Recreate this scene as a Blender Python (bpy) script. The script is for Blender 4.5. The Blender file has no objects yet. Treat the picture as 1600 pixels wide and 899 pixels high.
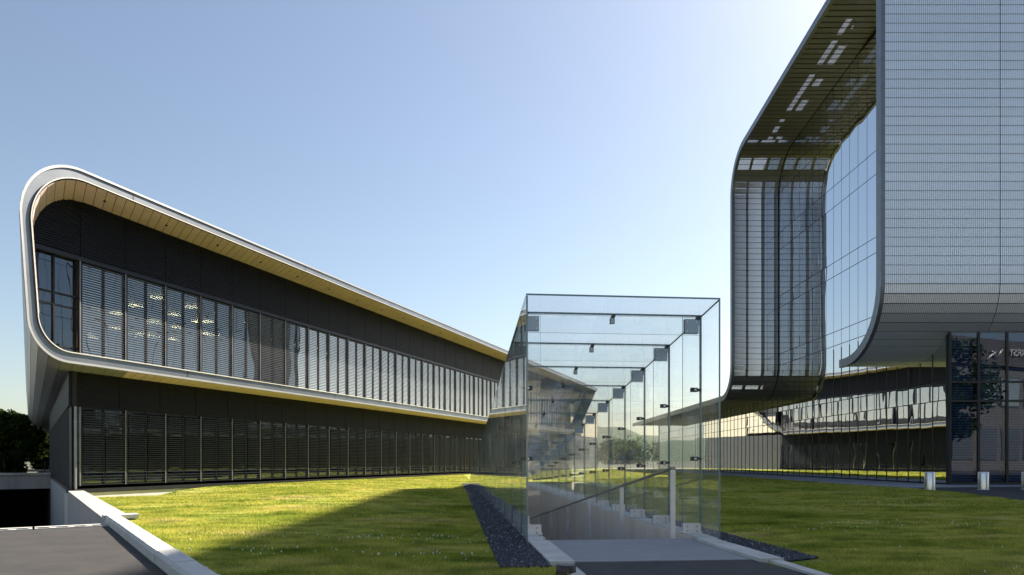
import bpy, math, random
import numpy as np
from mathutils import Vector, Matrix
from mathutils.geometry import delaunay_2d_cdt
random.seed(7); rng = np.random.default_rng(11)
scene = bpy.context.scene
COL = scene.collection
R = math.radians

# ------------------------------------------------------------------ camera, sky, sun, exposure
H = 1.1                                   # eye height
cam_d = bpy.data.cameras.new('camera'); cam = bpy.data.objects.new('camera', cam_d); COL.objects.link(cam)
cam.location = (0, 0, H); cam.rotation_euler = (R(90), 0, 0)
cam_d.sensor_width = 36; cam_d.lens = 24.0; cam_d.shift_y = 0.169; cam_d.clip_end = 3000; cam_d.clip_start = .05
scene.camera = cam
SUN_AZ, SUN_EL = 46.0, 43.0               # degrees right of straight ahead, above the horizon
world = bpy.data.worlds.new('World'); scene.world = world; world.use_nodes = True
wn = world.node_tree.nodes; wl = world.node_tree.links; wn.clear()
sky = wn.new('ShaderNodeTexSky'); sky.sky_type = 'NISHITA'; sky.sun_disc = False
sky.sun_elevation = R(SUN_EL); sky.sun_rotation = R(SUN_AZ)
sky.air_density = 1.15; sky.dust_density = 1.05; sky.ozone_density = 1.0; sky.altitude = 100
bg = wn.new('ShaderNodeBackground'); bg.inputs[1].default_value = 0.053
wo = wn.new('ShaderNodeOutputWorld'); hs = wn.new('ShaderNodeHueSaturation'); hs.inputs['Saturation'].default_value = .90; wl.new(sky.outputs[0], hs.inputs['Color']); wl.new(hs.outputs[0], bg.inputs[0]); wl.new(bg.outputs[0], wo.inputs[0])
sun_d = bpy.data.lights.new('sun', 'SUN'); sun = bpy.data.objects.new('sun', sun_d); COL.objects.link(sun)
sun_d.energy = 5.0; sun_d.angle = R(.5); sun_d.color = (1, .9, .74)
SD = Vector((math.sin(R(SUN_AZ))*math.cos(R(SUN_EL)), math.cos(R(SUN_AZ))*math.cos(R(SUN_EL)), math.sin(R(SUN_EL))))
sun.rotation_euler = SD.to_track_quat('Z', 'Y').to_euler(); sun.location = SD*100
vs = scene.view_settings; vs.view_transform = 'Standard'; vs.look = 'None'; vs.exposure = 1.55; vs.gamma = 1; vs.use_curve_mapping = False
scene.render.engine = 'CYCLES'
cy = scene.cycles; cy.use_denoising = True; cy.max_bounces = 10; cy.transparent_max_bounces = 90; cy.glossy_bounces = 6
cy.diffuse_bounces = 4; cy.caustics_reflective = False; cy.caustics_refractive = False; cy.sample_clamp_indirect = 6

# ------------------------------------------------------------------ helpers
def V(*a): return Vector(a)
class MB:
    def __init__(s): s.v = []; s.f = []; s.m = []; s.sm = []
    def poly(s, pts, mi=0, sm=False):
        b = len(s.v); s.v += [tuple(p) for p in pts]; s.f.append(tuple(range(b, b+len(pts)))); s.m.append(mi); s.sm.append(sm)
    def hexa(s, a, b, mi=0, em=None):
        """a: 4 points bottom (ccw), b: 4 points top. em = material of the four side faces"""
        em = mi if em is None else em
        n = len(s.v); s.v += [tuple(p) for p in a] + [tuple(p) for p in b]
        for q, k in (((3,2,1,0), mi), ((4,5,6,7), mi), ((0,1,5,4), em), ((1,2,6,5), em), ((2,3,7,6), em), ((3,0,4,7), em)):
            s.f.append(tuple(n+i for i in q)); s.m.append(k); s.sm.append(False)
        return s
    def box(s, o, x, y, z, mi=0, em=None):
        o, x, y, z = map(Vector, (o, x, y, z))
        return s.hexa([o, o+x, o+x+y, o+y], [o+z, o+x+z, o+x+y+z, o+y+z], mi, em)
    def abox(s, x0, x1, y0, y1, z0, z1, mi=0): return s.box((x0,y0,z0), (x1-x0,0,0), (0,y1-y0,0), (0,0,z1-z0), mi)
    def strip(s, A, B, mi=0, closed=False, sm=False):
        n = len(s.v); k = len(A); s.v += [tuple(p) for p in A] + [tuple(p) for p in B]
        for i in range(k if closed else k-1):
            j = (i+1) % k; s.f.append((n+i, n+j, n+k+j, n+k+i)); s.m.append(mi); s.sm.append(sm)
        return s
    def tube(s, pts, r, seg=8, mi=0, cap=True):
        pts = [Vector(p) for p in pts]; rings = []
        rr = r if isinstance(r, (list, tuple)) else [r]*len(pts)
        for i, p in enumerate(pts):
            d = (pts[min(i+1, len(pts)-1)] - pts[max(i-1, 0)]).normalized()
            u = d.cross(Vector((0,0,1)));  u = u.normalized() if u.length > 1e-3 else Vector((1,0,0)); w = d.cross(u)
            rings.append([p + (u*math.cos(2*math.pi*k/seg) + w*math.sin(2*math.pi*k/seg))*rr[i] for k in range(seg)])
        n = len(s.v); s.v += [tuple(q) for g in rings for q in g]
        for i in range(len(pts)-1):
            for k in range(seg):
                l = (k+1) % seg; s.f.append((n+i*seg+k, n+i*seg+l, n+(i+1)*seg+l, n+(i+1)*seg+k)); s.m.append(mi); s.sm.append(True)
        if cap:
            s.f.append(tuple(n+k for k in range(seg))[::-1]); s.m.append(mi); s.sm.append(False)
            e = n+(len(pts)-1)*seg; s.f.append(tuple(e+k for k in range(seg))); s.m.append(mi); s.sm.append(False)
        return s
    def lathe(s, c, prof, seg=24, mi=0):
        c = Vector(c); n = len(s.v)
        for r_, z in prof:
            for k in range(seg): s.v.append((c.x+r_*math.cos(2*math.pi*k/seg), c.y+r_*math.sin(2*math.pi*k/seg), c.z+z))
        for i in range(len(prof)-1):
            for k in range(seg):
                l = (k+1) % seg; s.f.append((n+i*seg+k, n+i*seg+l, n+(i+1)*seg+l, n+(i+1)*seg+k)); s.m.append(mi)
                s.sm.append(abs(prof[i][0]-prof[i+1][0]) < .25*abs(prof[i][1]-prof[i+1][1]))
        e = n+(len(prof)-1)*seg; s.f.append(tuple(e+k for k in range(seg))); s.m.append(mi); s.sm.append(False)
        return s
    def mesh(s, name, mats, off=(0,0,0)):
        me = bpy.data.meshes.new(name); o = Vector(off)
        me.from_pydata([(x-o.x, y-o.y, z-o.z) for x, y, z in s.v], [], s.f)
        for m in (mats if isinstance(mats, (list, tuple)) else [mats]): me.materials.append(m)
        me.polygons.foreach_set('material_index', s.m); me.polygons.foreach_set('use_smooth', s.sm); me.update()
        return me
WM = {}
def put(name, me, parent=None, mw=None):
    o = bpy.data.objects.new(name, me); COL.objects.link(o)
    mw = Matrix.Identity(4) if mw is None else mw
    WM[o.name] = mw
    if parent is not None:
        o.parent = parent; o.matrix_basis = WM[parent.name].inverted() @ mw
    else: o.matrix_basis = mw
    return o
def build(mb, name, mats, parent=None, at=None):
    """mesh given in world coordinates, object origin at `at` (or the parent's origin)"""
    off = Vector(at) if at is not None else (WM[parent.name].translation if parent is not None else Vector((0,0,0)))
    return put(name, mb.mesh(name, mats, off), parent, Matrix.Translation(off))
def tag(o, label, cat=None, group=None, kind=None):
    o['label'] = label
    if cat: o['category'] = cat
    if group: o['group'] = group
    if kind: o['kind'] = kind
    return o
def thing(name, loc, label, cat, group=None): return tag(put(name, None, None, Matrix.Translation(Vector(loc))), label, cat, group)
def stuff(o): o['kind'] = 'stuff'; return o

# ------------------------------------------------------------------ materials
def newmat(name):
    m = bpy.data.materials.new(name); m.use_nodes = True
    return m, m.node_tree.nodes, m.node_tree.links, m.node_tree.nodes['Principled BSDF']
def N(n, t, **k):
    x = n.new(t)
    for a, b in k.items(): setattr(x, a, b)
    return x
def noise(n, l, scale, detail=5, rough=.6, coord='Object', vec=None):
    t = N(n, 'ShaderNodeTexNoise'); t.inputs['Scale'].default_value = scale; t.inputs['Detail'].default_value = detail; t.inputs['Roughness'].default_value = rough
    if vec is None:
        c = N(n, 'ShaderNodeTexCoord'); vec = c.outputs[coord]
    l.new(vec, t.inputs['Vector']); return t
def ramp(n, l, fac, stops):
    r = N(n, 'ShaderNodeValToRGB'); e = r.color_ramp.elements
    while len(e) < len(stops): e.new(.5)
    for i, (p, c) in enumerate(stops): e[i].position = p; e[i].color = (*c, 1)
    l.new(fac, r.inputs[0]); return r
def bump(n, l, bs, h, strength, dist=.02):
    b = N(n, 'ShaderNodeBump'); b.inputs['Strength'].default_value = strength; b.inputs['Distance'].default_value = dist
    l.new(h, b.inputs['Height']); l.new(b.outputs[0], bs.inputs['Normal']); return b
def plain(name, c, rough=.5, metal=0.0, var=.12, scale=3.0, bmp=0.0, bscale=60, spec=.5):
    m, n, l, b = newmat(name); b.inputs['Roughness'].default_value = rough; b.inputs['Metallic'].default_value = metal
    b.inputs['Specular IOR Level'].default_value = spec
    geo = N(n, 'ShaderNodeNewGeometry')
    t = noise(n, l, scale, vec=geo.outputs['Position'])
    r = ramp(n, l, t.outputs[0], [(.3, tuple(x*(1-var) for x in c)), (.7, tuple(min(1, x*(1+var)) for x in c))]); l.new(r.outputs[0], b.inputs['Base Color'])
    if bmp:
        t2 = noise(n, l, bscale, vec=geo.outputs['Position']); bump(n, l, b, t2.outputs[0], bmp)
    return m
def emis(name, c, s):
    m, n, l, b = newmat(name); b.inputs['Base Color'].default_value = (*c, 1); b.inputs['Emission Color'].default_value = (*c, 1); b.inputs['Emission Strength'].default_value = s
    return m
def concrete(name, c, stain=.25, streak=True):
    m, n, l, b = newmat(name); b.inputs['Roughness'].default_value = .85
    g = N(n, 'ShaderNodeNewGeometry'); mp = N(n, 'ShaderNodeMapping'); mp.inputs['Scale'].default_value = (1, 1, .18 if streak else 1); l.new(g.outputs['Position'], mp.inputs[0])
    t = noise(n, l, 2.2, 7, .65, vec=mp.outputs[0]); t2 = noise(n, l, 45, 4, .7, vec=g.outputs['Position'])
    r = ramp(n, l, t.outputs[0], [(.28, tuple(x*(1-stain) for x in c)), (.55, c), (.8, tuple(min(1, x*1.12) for x in c))])
    r2 = ramp(n, l, t2.outputs[0], [(.3, (.82,.82,.82)), (.6, (1,1,1))])
    mx = N(n, 'ShaderNodeMix', data_type='RGBA', blend_type='MULTIPLY'); mx.inputs[0].default_value = 1
    l.new(r.outputs[0], mx.inputs[6]); l.new(r2.outputs[0], mx.inputs[7]); l.new(mx.outputs[2], b.inputs['Base Color'])
    bump(n, l, b, t2.outputs[0], .25, .01); return m
def asphalt(name, c):
    m, n, l, b = newmat(name); b.inputs['Roughness'].default_value = .8
    g = N(n, 'ShaderNodeNewGeometry'); t = noise(n, l, 70, 3, .85, vec=g.outputs['Position']); t2 = noise(n, l, 1.8, 9, .75, vec=g.outputs['Position'])
    r = ramp(n, l, t.outputs[0], [(.35, tuple(x*.6 for x in c)), (.6, c), (.75, tuple(x*2.4 for x in c))])
    r2 = ramp(n, l, t2.outputs[0], [(.32, (.55,.55,.55)), (.5, (1,1,1)), (.72, (1.5,1.48,1.42))])
    mx = N(n, 'ShaderNodeMix', data_type='RGBA', blend_type='MULTIPLY'); mx.inputs[0].default_value = 1
    l.new(r.outputs[0], mx.inputs[6]); l.new(r2.outputs[0], mx.inputs[7]); l.new(mx.outputs[2], b.inputs['Base Color'])
    bump(n, l, b, t.outputs[0], .6, .006); return m
def glass(name, ior, base, tint, gcol=(.95,.97,1), wav=0.0, wscale=1.2, dark=None, film=0.0):
    """architectural pane: Fresnel reflection over a tinted see-through (or dark, opaque) body"""
    m, n, l, b = newmat(name); n.remove(b); out = n['Material Output']
    # Schlick's Fresnel law from the angle of incidence, the same on both faces of the pane
    f0_ = ((ior-1)/(ior+1))**2; f0_ = base+(1-base)*f0_
    geo = N(n, 'ShaderNodeNewGeometry'); dp = N(n, 'ShaderNodeVectorMath', operation='DOT_PRODUCT'); l.new(geo.outputs['Incoming'], dp.inputs[0]); l.new(geo.outputs['Normal'], dp.inputs[1])
    ab = N(n, 'ShaderNodeMath', operation='ABSOLUTE'); l.new(dp.outputs['Value'], ab.inputs[0])
    sb = N(n, 'ShaderNodeMath', operation='SUBTRACT'); sb.inputs[0].default_value = 1; l.new(ab.outputs[0], sb.inputs[1])
    pw_ = N(n, 'ShaderNodeMath', operation='POWER'); pw_.inputs[1].default_value = 5; l.new(sb.outputs[0], pw_.inputs[0])
    mr = N(n, 'ShaderNodeMapRange'); mr.inputs[1].default_value = 0; mr.inputs[2].default_value = 1; mr.inputs[3].default_value = f0_; mr.inputs[4].default_value = 1
    l.new(pw_.outputs[0], mr.inputs[0]); gl = N(n, 'ShaderNodeBsdfGlossy'); gl.inputs['Roughness'].default_value = 0.0; gl.inputs[0].default_value = (*gcol, 1)
    if dark is None:
        tr = N(n, 'ShaderNodeBsdfTransparent'); tr.inputs[0].default_value = (*tint, 1)
    else:
        tr = N(n, 'ShaderNodeBsdfDiffuse'); tr.inputs[0].default_value = (*dark, 1)
    mx = N(n, 'ShaderNodeMixShader'); l.new(mr.outputs[0], mx.inputs[0]); l.new(tr.outputs[0], mx.inputs[1]); l.new(gl.outputs[0], mx.inputs[2]); l.new(mx.outputs[0], out.inputs[0])
    if film:
        df = N(n, 'ShaderNodeBsdfDiffuse'); tl = N(n, 'ShaderNodeBsdfTranslucent'); df.inputs[0].default_value = tl.inputs[0].default_value = (.9,.9,.87,1)
        m2 = N(n, 'ShaderNodeMixShader'); m2.inputs[0].default_value = .6; l.new(df.outputs[0], m2.inputs[1]); l.new(tl.outputs[0], m2.inputs[2])
        t = noise(n, l, 1.7, 6, .7, vec=geo.outputs['Position']); q = N(n, 'ShaderNodeMapRange'); q.inputs[1].default_value = .35; q.inputs[2].default_value = .75; q.inputs[3].default_value = film*.45; q.inputs[4].default_value = film*1.6; l.new(t.outputs[0], q.inputs[0])
        m3 = N(n, 'ShaderNodeMixShader'); l.new(q.outputs[0], m3.inputs[0]); l.new(mx.outputs[0], m3.inputs[1]); l.new(m2.outputs[0], m3.inputs[2]); l.new(m3.outputs[0], out.inputs[0])
    if wav:
        mp = N(n, 'ShaderNodeMapping'); mp.inputs['Scale'].default_value = (1, 1, .45); l.new(geo.outputs['Position'], mp.inputs[0])
        t = noise(n, l, wscale, 1, .4, vec=mp.outputs[0]); bp = N(n, 'ShaderNodeBump'); bp.inputs['Strength'].default_value = 1; bp.inputs['Distance'].default_value = wav
        l.new(t.outputs[0], bp.inputs['Height']); l.new(bp.outputs[0], gl.inputs['Normal'])
    return m
def mesh_metal(name, c, period, solid, rough=.42):
    """fine ribbed metal gauze: ribs 6 cm apart with see-through gaps"""
    m, n, l, b = newmat(name); out = n['Material Output']; b.inputs['Metallic'].default_value = .8; b.inputs['Roughness'].default_value = rough
    tc = N(n, 'ShaderNodeTexCoord'); sp = N(n, 'ShaderNodeSeparateXYZ'); l.new(tc.outputs['Object'], sp.inputs[0])
    d = N(n, 'ShaderNodeMath', operation='DIVIDE'); d.inputs[1].default_value = period; l.new(sp.outputs[0], d.inputs[0])
    f = N(n, 'ShaderNodeMath', operation='FRACT'); l.new(d.outputs[0], f.inputs[0])
    g = N(n, 'ShaderNodeMath', operation='GREATER_THAN'); g.inputs[1].default_value = solid; l.new(f.outputs[0], g.inputs[0])
    pp = N(n, 'ShaderNodeMath', operation='PINGPONG'); pp.inputs[1].default_value = solid/2; l.new(f.outputs[0], pp.inputs[0])
    oi = N(n, 'ShaderNodeObjectInfo'); r = ramp(n, l, oi.outputs['Random'], [(0, tuple(x*.965 for x in c)), (1, tuple(x*1.02 for x in c))]); l.new(r.outputs[0], b.inputs['Base Color'])
    bump(n, l, b, pp.outputs[0], .5, .02)
    tr = N(n, 'ShaderNodeBsdfTransparent'); mx = N(n, 'ShaderNodeMixShader'); l.new(g.outputs[0], mx.inputs[0]); l.new(b.outputs[0], mx.inputs[1]); l.new(tr.outputs[0], mx.inputs[2]); l.new(mx.outputs[0], out.inputs[0])
    return m

M = {}
M['concrete'] = concrete('pale_concrete', (.58,.57,.54)); M['kerb'] = concrete('kerb_concrete', (.52,.52,.50), .15, False)
M['wall_conc'] = concrete('retaining_wall_concrete', (.40,.39,.37)); M['slab'] = concrete('landing_concrete', (.30,.31,.32), .12, False)
M['panel_conc'] = concrete('ramp_panel_concrete', (.70,.61,.51), .15)
M['asphalt'] = asphalt('asphalt', (.034,.031,.030)); M['asphalt2'] = asphalt('dark_asphalt', (.03,.031,.036)); M['pave'] = asphalt('pavement', (.30,.31,.34))
M['white'] = plain('fascia_aluminium', (.24,.26,.29), .38, .92, .13, 1.1); M['lip'] = plain('pale_lip_metal', (.66,.63,.59), .4, .2, .05)
M['clad'] = plain('cladding_metal', (.46,.46,.47), .42, .6, .1, .7); M['soffit'] = plain('soffit_board', (.58,.45,.45), .6, 0, .08, 1.5)
M['dark'] = plain('dark_louvre_metal', (.010,.0115,.021), .5, .2, .1, spec=.3); M['back'] = plain('dark_backing', (.012,.012,.014), .7)
M['post'] = plain('post_aluminium', (.30,.30,.31), .4, .7); M['postd'] = plain('dark_post', (.020,.022,.030), .4, .4)
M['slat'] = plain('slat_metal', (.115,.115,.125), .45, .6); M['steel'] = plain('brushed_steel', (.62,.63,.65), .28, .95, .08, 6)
M['satin'] = plain('satin_steel_shoe', (.66,.67,.69), .4, .6); M['plate'] = plain('connector_steel', (.30,.37,.46), .35, .55, .06)
M['clip'] = plain('clip_metal', (.05,.055,.06), .4, .6); M['black'] = plain('black_paint', (.018,.018,.02), .45)
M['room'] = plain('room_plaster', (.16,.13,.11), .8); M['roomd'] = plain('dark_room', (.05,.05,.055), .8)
M['cream'] = plain('cream_render', (.72,.66,.52), .8, 0, .06, .6); M['trim'] = plain('ribbon_trim_metal', (.20,.21,.23), .4, .8)
M['blind'] = plain('blind_slat', (.11,.15,.22), .5, .2); M['lamp'] = emis('lamp_glow', (1, .74, .38), 14)
M['gl'] = glass('left_glass', 1.9, .66, (.30,.34,.36), wav=.010, wscale=.9); M['glclear'] = glass('clear_bay_glass', 1.6, .12, (.35,.45,.55), wav=.01)
M['gl2'] = glass('lower_left_glass', 1.6, .16, (.30,.36,.42), (.80,.88,1), wav=.008, wscale=.9)
M['gr'] = glass('mirror_glass', 2.2, .74, None, (.90,.94,.98), wav=.004, wscale=1.0, dark=(.006,.007,.011))
M['gf'] = glass('front_glass', 1.6, .03, (.62,.70,.80), (.9,.94,1), wav=.0012)
M['gt'] = glass('tunnel_glass', 1.34, 0.004, (.988,.996,.994), film=.018, wav=.0008, wscale=1.5); M['gedge'] = plain('glass_edge', (.16,.25,.26), .15, 0, .1, spec=.8)
M['mesh'] = mesh_metal('ribbed_gauze', (.90,.91,.93), .085, .76, .42); M['mesh2'] = mesh_metal('open_gauze', (.27,.27,.29), .063, .62); M['mesh3'] = mesh_metal('outer_gauze', (.40,.41,.44), .063, .5)
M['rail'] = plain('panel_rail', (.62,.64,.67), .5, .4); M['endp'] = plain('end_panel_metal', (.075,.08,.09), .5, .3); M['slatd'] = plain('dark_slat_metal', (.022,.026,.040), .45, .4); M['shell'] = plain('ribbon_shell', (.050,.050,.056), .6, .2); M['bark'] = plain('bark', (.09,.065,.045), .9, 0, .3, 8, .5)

# lawn soil and blades share the same patch pattern (dry spots, clover spots)
def lawn_mat(name, blade):
    m, n, l, b = newmat(name); g = N(n, 'ShaderNodeNewGeometry'); out = n['Material Output']
    mp = N(n, 'ShaderNodeMapping'); mp.inputs['Scale'].default_value = (.55, 1, 1); l.new(g.outputs['Position'], mp.inputs[0])
    t = noise(n, l, .55, 7, .72, vec=mp.outputs[0]); t2 = noise(n, l, 2.6, 5, .65, vec=mp.outputs[0])
    k = 1.0 if blade else .85
    r = ramp(n, l, t.outputs[0], [(.30, (.12*k,.18*k,.030*k)), (.42, (.30*k,.35*k,.062*k)), (.55, (.48*k,.47*k,.120*k)), (.66, (.56*k,.46*k,.23*k))])
    r2 = ramp(n, l, t2.outputs[0], [(.34, (.45,.56,.45)), (.55, (1.08,1.06,1.0))])
    mx = N(n, 'ShaderNodeMix', data_type='RGBA', blend_type='MULTIPLY'); mx.inputs[0].default_value = 1
    l.new(r.outputs[0], mx.inputs[6]); l.new(r2.outputs[0], mx.inputs[7]); c = mx.outputs[2]
    if blade:
        r3 = ramp(n, l, g.outputs['Random Per Island'], [(0, (.6,.65,.6)), (.6, (1,1,1)), (1, (1.45,1.3,1.0))])
        m3 = N(n, 'ShaderNodeMix', data_type='RGBA', blend_type='MULTIPLY'); m3.inputs[0].default_value = 1
        l.new(c, m3.inputs[6]); l.new(r3.outputs[0], m3.inputs[7]); c = m3.outputs[2]
        df = N(n, 'ShaderNodeBsdfDiffuse'); tl = N(n, 'ShaderNodeBsdfTranslucent'); ms = N(n, 'ShaderNodeMixShader'); ms.inputs[0].default_value = .45
        l.new(c, df.inputs[0]); l.new(c, tl.inputs[0]); l.new(df.outputs[0], ms.inputs[1]); l.new(tl.outputs[0], ms.inputs[2]); l.new(ms.outputs[0], out.inputs[0])
    else:
        b.inputs['Roughness'].default_value = .95; b.inputs['Specular IOR Level'].default_value = .1; l.new(c, b.inputs['Base Color'])
        t4 = noise(n, l, 40, 5, .7, vec=g.outputs['Position']); bump(n, l, b, t4.outputs[0], .8, .04)
    return m
M['lawn'] = lawn_mat('lawn_soil', False); M['blade'] = lawn_mat('grass_blade', True)
def leafmat(name, c):
    m, n, l, b = newmat(name); out = n['Material Output']; g = N(n, 'ShaderNodeNewGeometry')
    r = ramp(n, l, g.outputs['Random Per Island'], [(0, tuple(x*.55 for x in c)), (1, tuple(x*1.4 for x in c))])
    df = N(n, 'ShaderNodeBsdfDiffuse'); tl = N(n, 'ShaderNodeBsdfTranslucent'); ms = N(n, 'ShaderNodeMixShader'); ms.inputs[0].default_value = .3
    l.new(r.outputs[0], df.inputs[0]); l.new(r.outputs[0], tl.inputs[0]); l.new(df.outputs[0], ms.inputs[1]); l.new(tl.outputs[0], ms.inputs[2]); l.new(ms.outputs[0], out.inputs[0]); return m
M['leaf'] = leafmat('leaf', (.045,.075,.02)); M['clover'] = plain('clover_flower', (.75,.75,.68), .8)
m, n, l, b = newmat('gravel_stone'); g = N(n, 'ShaderNodeNewGeometry'); r = ramp(n, l, g.outputs['Random Per Island'], [(0, (.015,.018,.026)), (.7, (.05,.058,.078)), (.93, (.10,.11,.13)), (1, (.45,.45,.45))])
l.new(r.outputs[0], b.inputs['Base Color']); b.inputs['Roughness'].default_value = .6; M['gravel'] = m
m, n, l, b = newmat('cream_lattice'); out = n['Material Output']; g = N(n, 'ShaderNodeNewGeometry'); vo = N(n, 'ShaderNodeTexVoronoi'); vo.inputs['Scale'].default_value = 2.2; l.new(g.outputs['Position'], vo.inputs['Vector'])
r = ramp(n, l, vo.outputs['Distance'], [(.16, (.16,.13,.09)), (.22, (.80,.74,.60))]); l.new(r.outputs[0], b.inputs['Base Color']); b.inputs['Roughness'].default_value = .8; M['lattice'] = m

# ------------------------------------------------------------------ plan
Z = Vector((0,0,1))
DL = Vector((.3503,.9366,0)); NL = Vector((.9366,-.3503,0)); E = Vector((-.5776,.8163,0)); P = Vector((.8163,.5776,0))
C = Vector((-15.1,23.5,0))                       # ground corner of the left building
OV = 1.60; OE = OV/.827; SH = OE*.562            # roof overhang: across the facade, along E, and its shift along the facade
CF = C + NL*OV
def LW(t, nn, z): return C + DL*t + NL*nn + Z*z  # a point by the left facade
def LF(t, e, z): return CF + DL*t + E*e + Z*z    # a point by its roof edge
K0 = Vector((-3.3,6.56,0))                       # the driveway's kerb runs through here along E
def KP(e, p, z=0): return K0 + E*e + P*p + Z*z
T = Vector((-.0937,1,0)).normalized(); RT = Vector((T.y,-T.x,0)); O = Vector((.187,9.03,0)); W = 2.66
def TP(a, b, z=0): return O + T*a + RT*b + Z*z   # a point by the glass tunnel
SL = .130; ROOF0 = 3.29
def roofz(a): return ROOF0 - SL*a
E_DRAIN = 6.0; KC = (C-K0).dot(E)                # along the kerb: drain, building corner

# ------------------------------------------------------------------ ground
DIP = C+DL*1.0+NL*1.0
def lawn_z(x, y):
    d = np.array([x-DIP.x, y-DIP.y])
    e = d[0]*DL.x + d[1]*DL.y; p = d[0]*NL.x + d[1]*NL.y
    return -.80*math.exp(-(e/2.6)**2-(p/1.9)**2) + .16*math.exp(-((x+5.5)/3.2)**2-((y-21)/7)**2)
ramp_poly = [KP(-14,.02), KP(75,.02), KP(75,-9.5), KP(-14,-9.5)]
tun_poly = [TP(-1.9,.03), TP(24.05,.03), TP(24.05,W-.03), TP(-1.9,W-.03)]
def inside(poly, x, y):
    c = False; j = len(poly)-1
    for i in range(len(poly)):
        a, b = poly[i], poly[j]
        if (a.y > y) != (b.y > y) and x < (b.x-a.x)*(y-a.y)/(b.y-a.y)+a.x: c = not c
        j = i
    return c
pts = [Vector((p.x, p.y)) for p in ramp_poly + tun_poly]; edges = [(0,1),(1,2),(2,3),(3,0),(4,5),(5,6),(6,7),(7,4)]
pts += [Vector((x, y)) for x, y in ((-24,1),(24,1),(24,100),(-24,100))]; edges += [(8,9),(9,10),(10,11),(11,8)]
pts += [Vector((x, y)) for x, y in ((-900,-300),(900,-300),(900,1600),(-900,1600))]
for x in np.arange(-20, 22, .8):
    for y in np.arange(2, 50, .8): pts.append(Vector((x, y)))
for x in np.arange(-17, -8, .3):
    for y in np.arange(19, 31, .3): pts.append(Vector((x+.05, y+.05)))
res = delaunay_2d_cdt(pts, edges, [], 0, 1e-4)
lm = MB(); gm = MB(); vv = [(p.x, p.y, lawn_z(p.x, p.y)) for p in res[0]]; lm.v = vv; gm.v = list(vv)
for f in res[2]:
    cx = sum(vv[i][0] for i in f)/3; cyy = sum(vv[i][1] for i in f)/3
    if inside(ramp_poly, cx, cyy) or inside(tun_poly, cx, cyy): continue
    q_ = lm if (-24 < cx < 24 and 1 < cyy < 100) else gm
    q_.f.append(tuple(f)); q_.m.append(0); q_.sm.append(True)
tag(build(lm, 'lawn', M['lawn']), 'mown green lawn with dry patches between the buildings', 'lawn', kind='structure')
tag(build(gm, 'ground', plain('far_ground', (.065,.068,.045), .95, 0, .3, .15)), 'open ground round the site reaching to the horizon', 'ground', kind='structure')
# driveway left
mb = MB(); mb.poly([KP(-14,.0,-.0), KP(E_DRAIN,.0,-.0), KP(E_DRAIN,-9.5,-.0), KP(-14,-9.5,-.0)][::-1])
mb.poly([KP(E_DRAIN+.42,.0,-.0), KP(E_DRAIN+34,0,-5.2), KP(E_DRAIN+34,-9.5,-5.2), KP(E_DRAIN+.42,-9.5,0)][::-1])
mb.poly([KP(E_DRAIN+34,.0,-5.2), KP(75,0,-5.2), KP(75,-9.5,-5.2), KP(E_DRAIN+34,-9.5,-5.2)][::-1])
tag(build(mb, 'road', M['asphalt']), 'asphalt driveway sinking towards the underground garage', 'road', kind='structure')
# drain
dr = thing('drain_channel', KP(E_DRAIN,-4), 'slotted concrete drain channel across the driveway', 'drain')
for k in range(9):
    mb = MB(); e0 = E_DRAIN+.005; p0 = -1.03*k-.02
    mb.box(KP(e0, p0-1.0, -.2), E*.13, P*1.0, Z*.215); mb.box(KP(e0+.27, p0-1.0, -.2), E*.14, P*1.0, Z*.215)
    build(mb, 'channel_stone', M['kerb'], dr)
    sl = MB()
    for q in range(4): sl.box(KP(e0+.04, p0-.96+q*.25, .01), E*.05, P*.15, Z*.0085)
    build(sl, 'drain_slot', M['black'], dr)
    g_ = MB(); g_.box(KP(e0+.13, p0-1, -.2), E*.14, P*1.0, Z*.14)
    for q in range(10): g_.box(KP(e0+.135, p0-1+q*.1+.02, -.06), E*.13, P*.055, Z*.068)
    build(g_, 'grate', M['postd'], dr)
# kerb stones
ks = thing('kerb', KP(1,.1), 'row of pale concrete kerb stones between driveway and lawn', 'kerb')
def kerb_mesh(ln):
    mb = MB(); pr = [(0,-.2),(0,.10),(.03,.135),(.22,.135),(.24,.115),(.24,-.2)]
    A = [Vector((0,p,z)) for p, z in pr]; B = [Vector((ln,p,z)) for p, z in pr]
    mb.strip(A, B, closed=True); mb.poly(A); mb.poly(B[::-1]); return mb.mesh('kerb_stone', M['kerb'])
km = kerb_mesh(.985)
RK = Matrix(((E.x,P.x,0,0),(E.y,P.y,0,0),(0,0,1,0),(0,0,0,1)))
for k in range(19):
    e = E_DRAIN+.9-1.0*(k+1)
    put('kerb_stone', km, ks, Matrix.Translation(KP(e, .0+random.uniform(-.004,.004), random.uniform(-.004,.004))) @ RK)
# retaining wall
rw = thing('retaining_wall', KP(E_DRAIN+1,.2), 'pale concrete retaining wall beside the sunken driveway under the building', 'wall')
mb = MB(); mb.box(KP(E_DRAIN+.9,.0,-6), E*(KC-E_DRAIN-.9), P*.46, Z*6.06); build(mb, 'wall_core', M['wall_conc'], rw)
mb = MB(); mb.box(KP(KC,.0,-6), E*34, P*.46, Z*6.0); build(mb, 'wall_under_building', M['wall_conc'], rw)
for k in range(4):
    mb = MB(); mb.box(KP(E_DRAIN+3.2+1.35*k,-.006,-.95-.18*k), E*.07, P*.02, Z*.36); build(mb, 'weep_slot', M['black'], rw)
mb = MB(); mb.box(KP(E_DRAIN+.75,-.02,.06), E*.34, P*.55, Z*.07); build(mb, 'cap_stone', M['kerb'], rw)
lw = thing('retaining_wall', KP(E_DRAIN+1,-9.6), 'far concrete retaining wall on the left side of the sunken driveway', 'wall')
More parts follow.
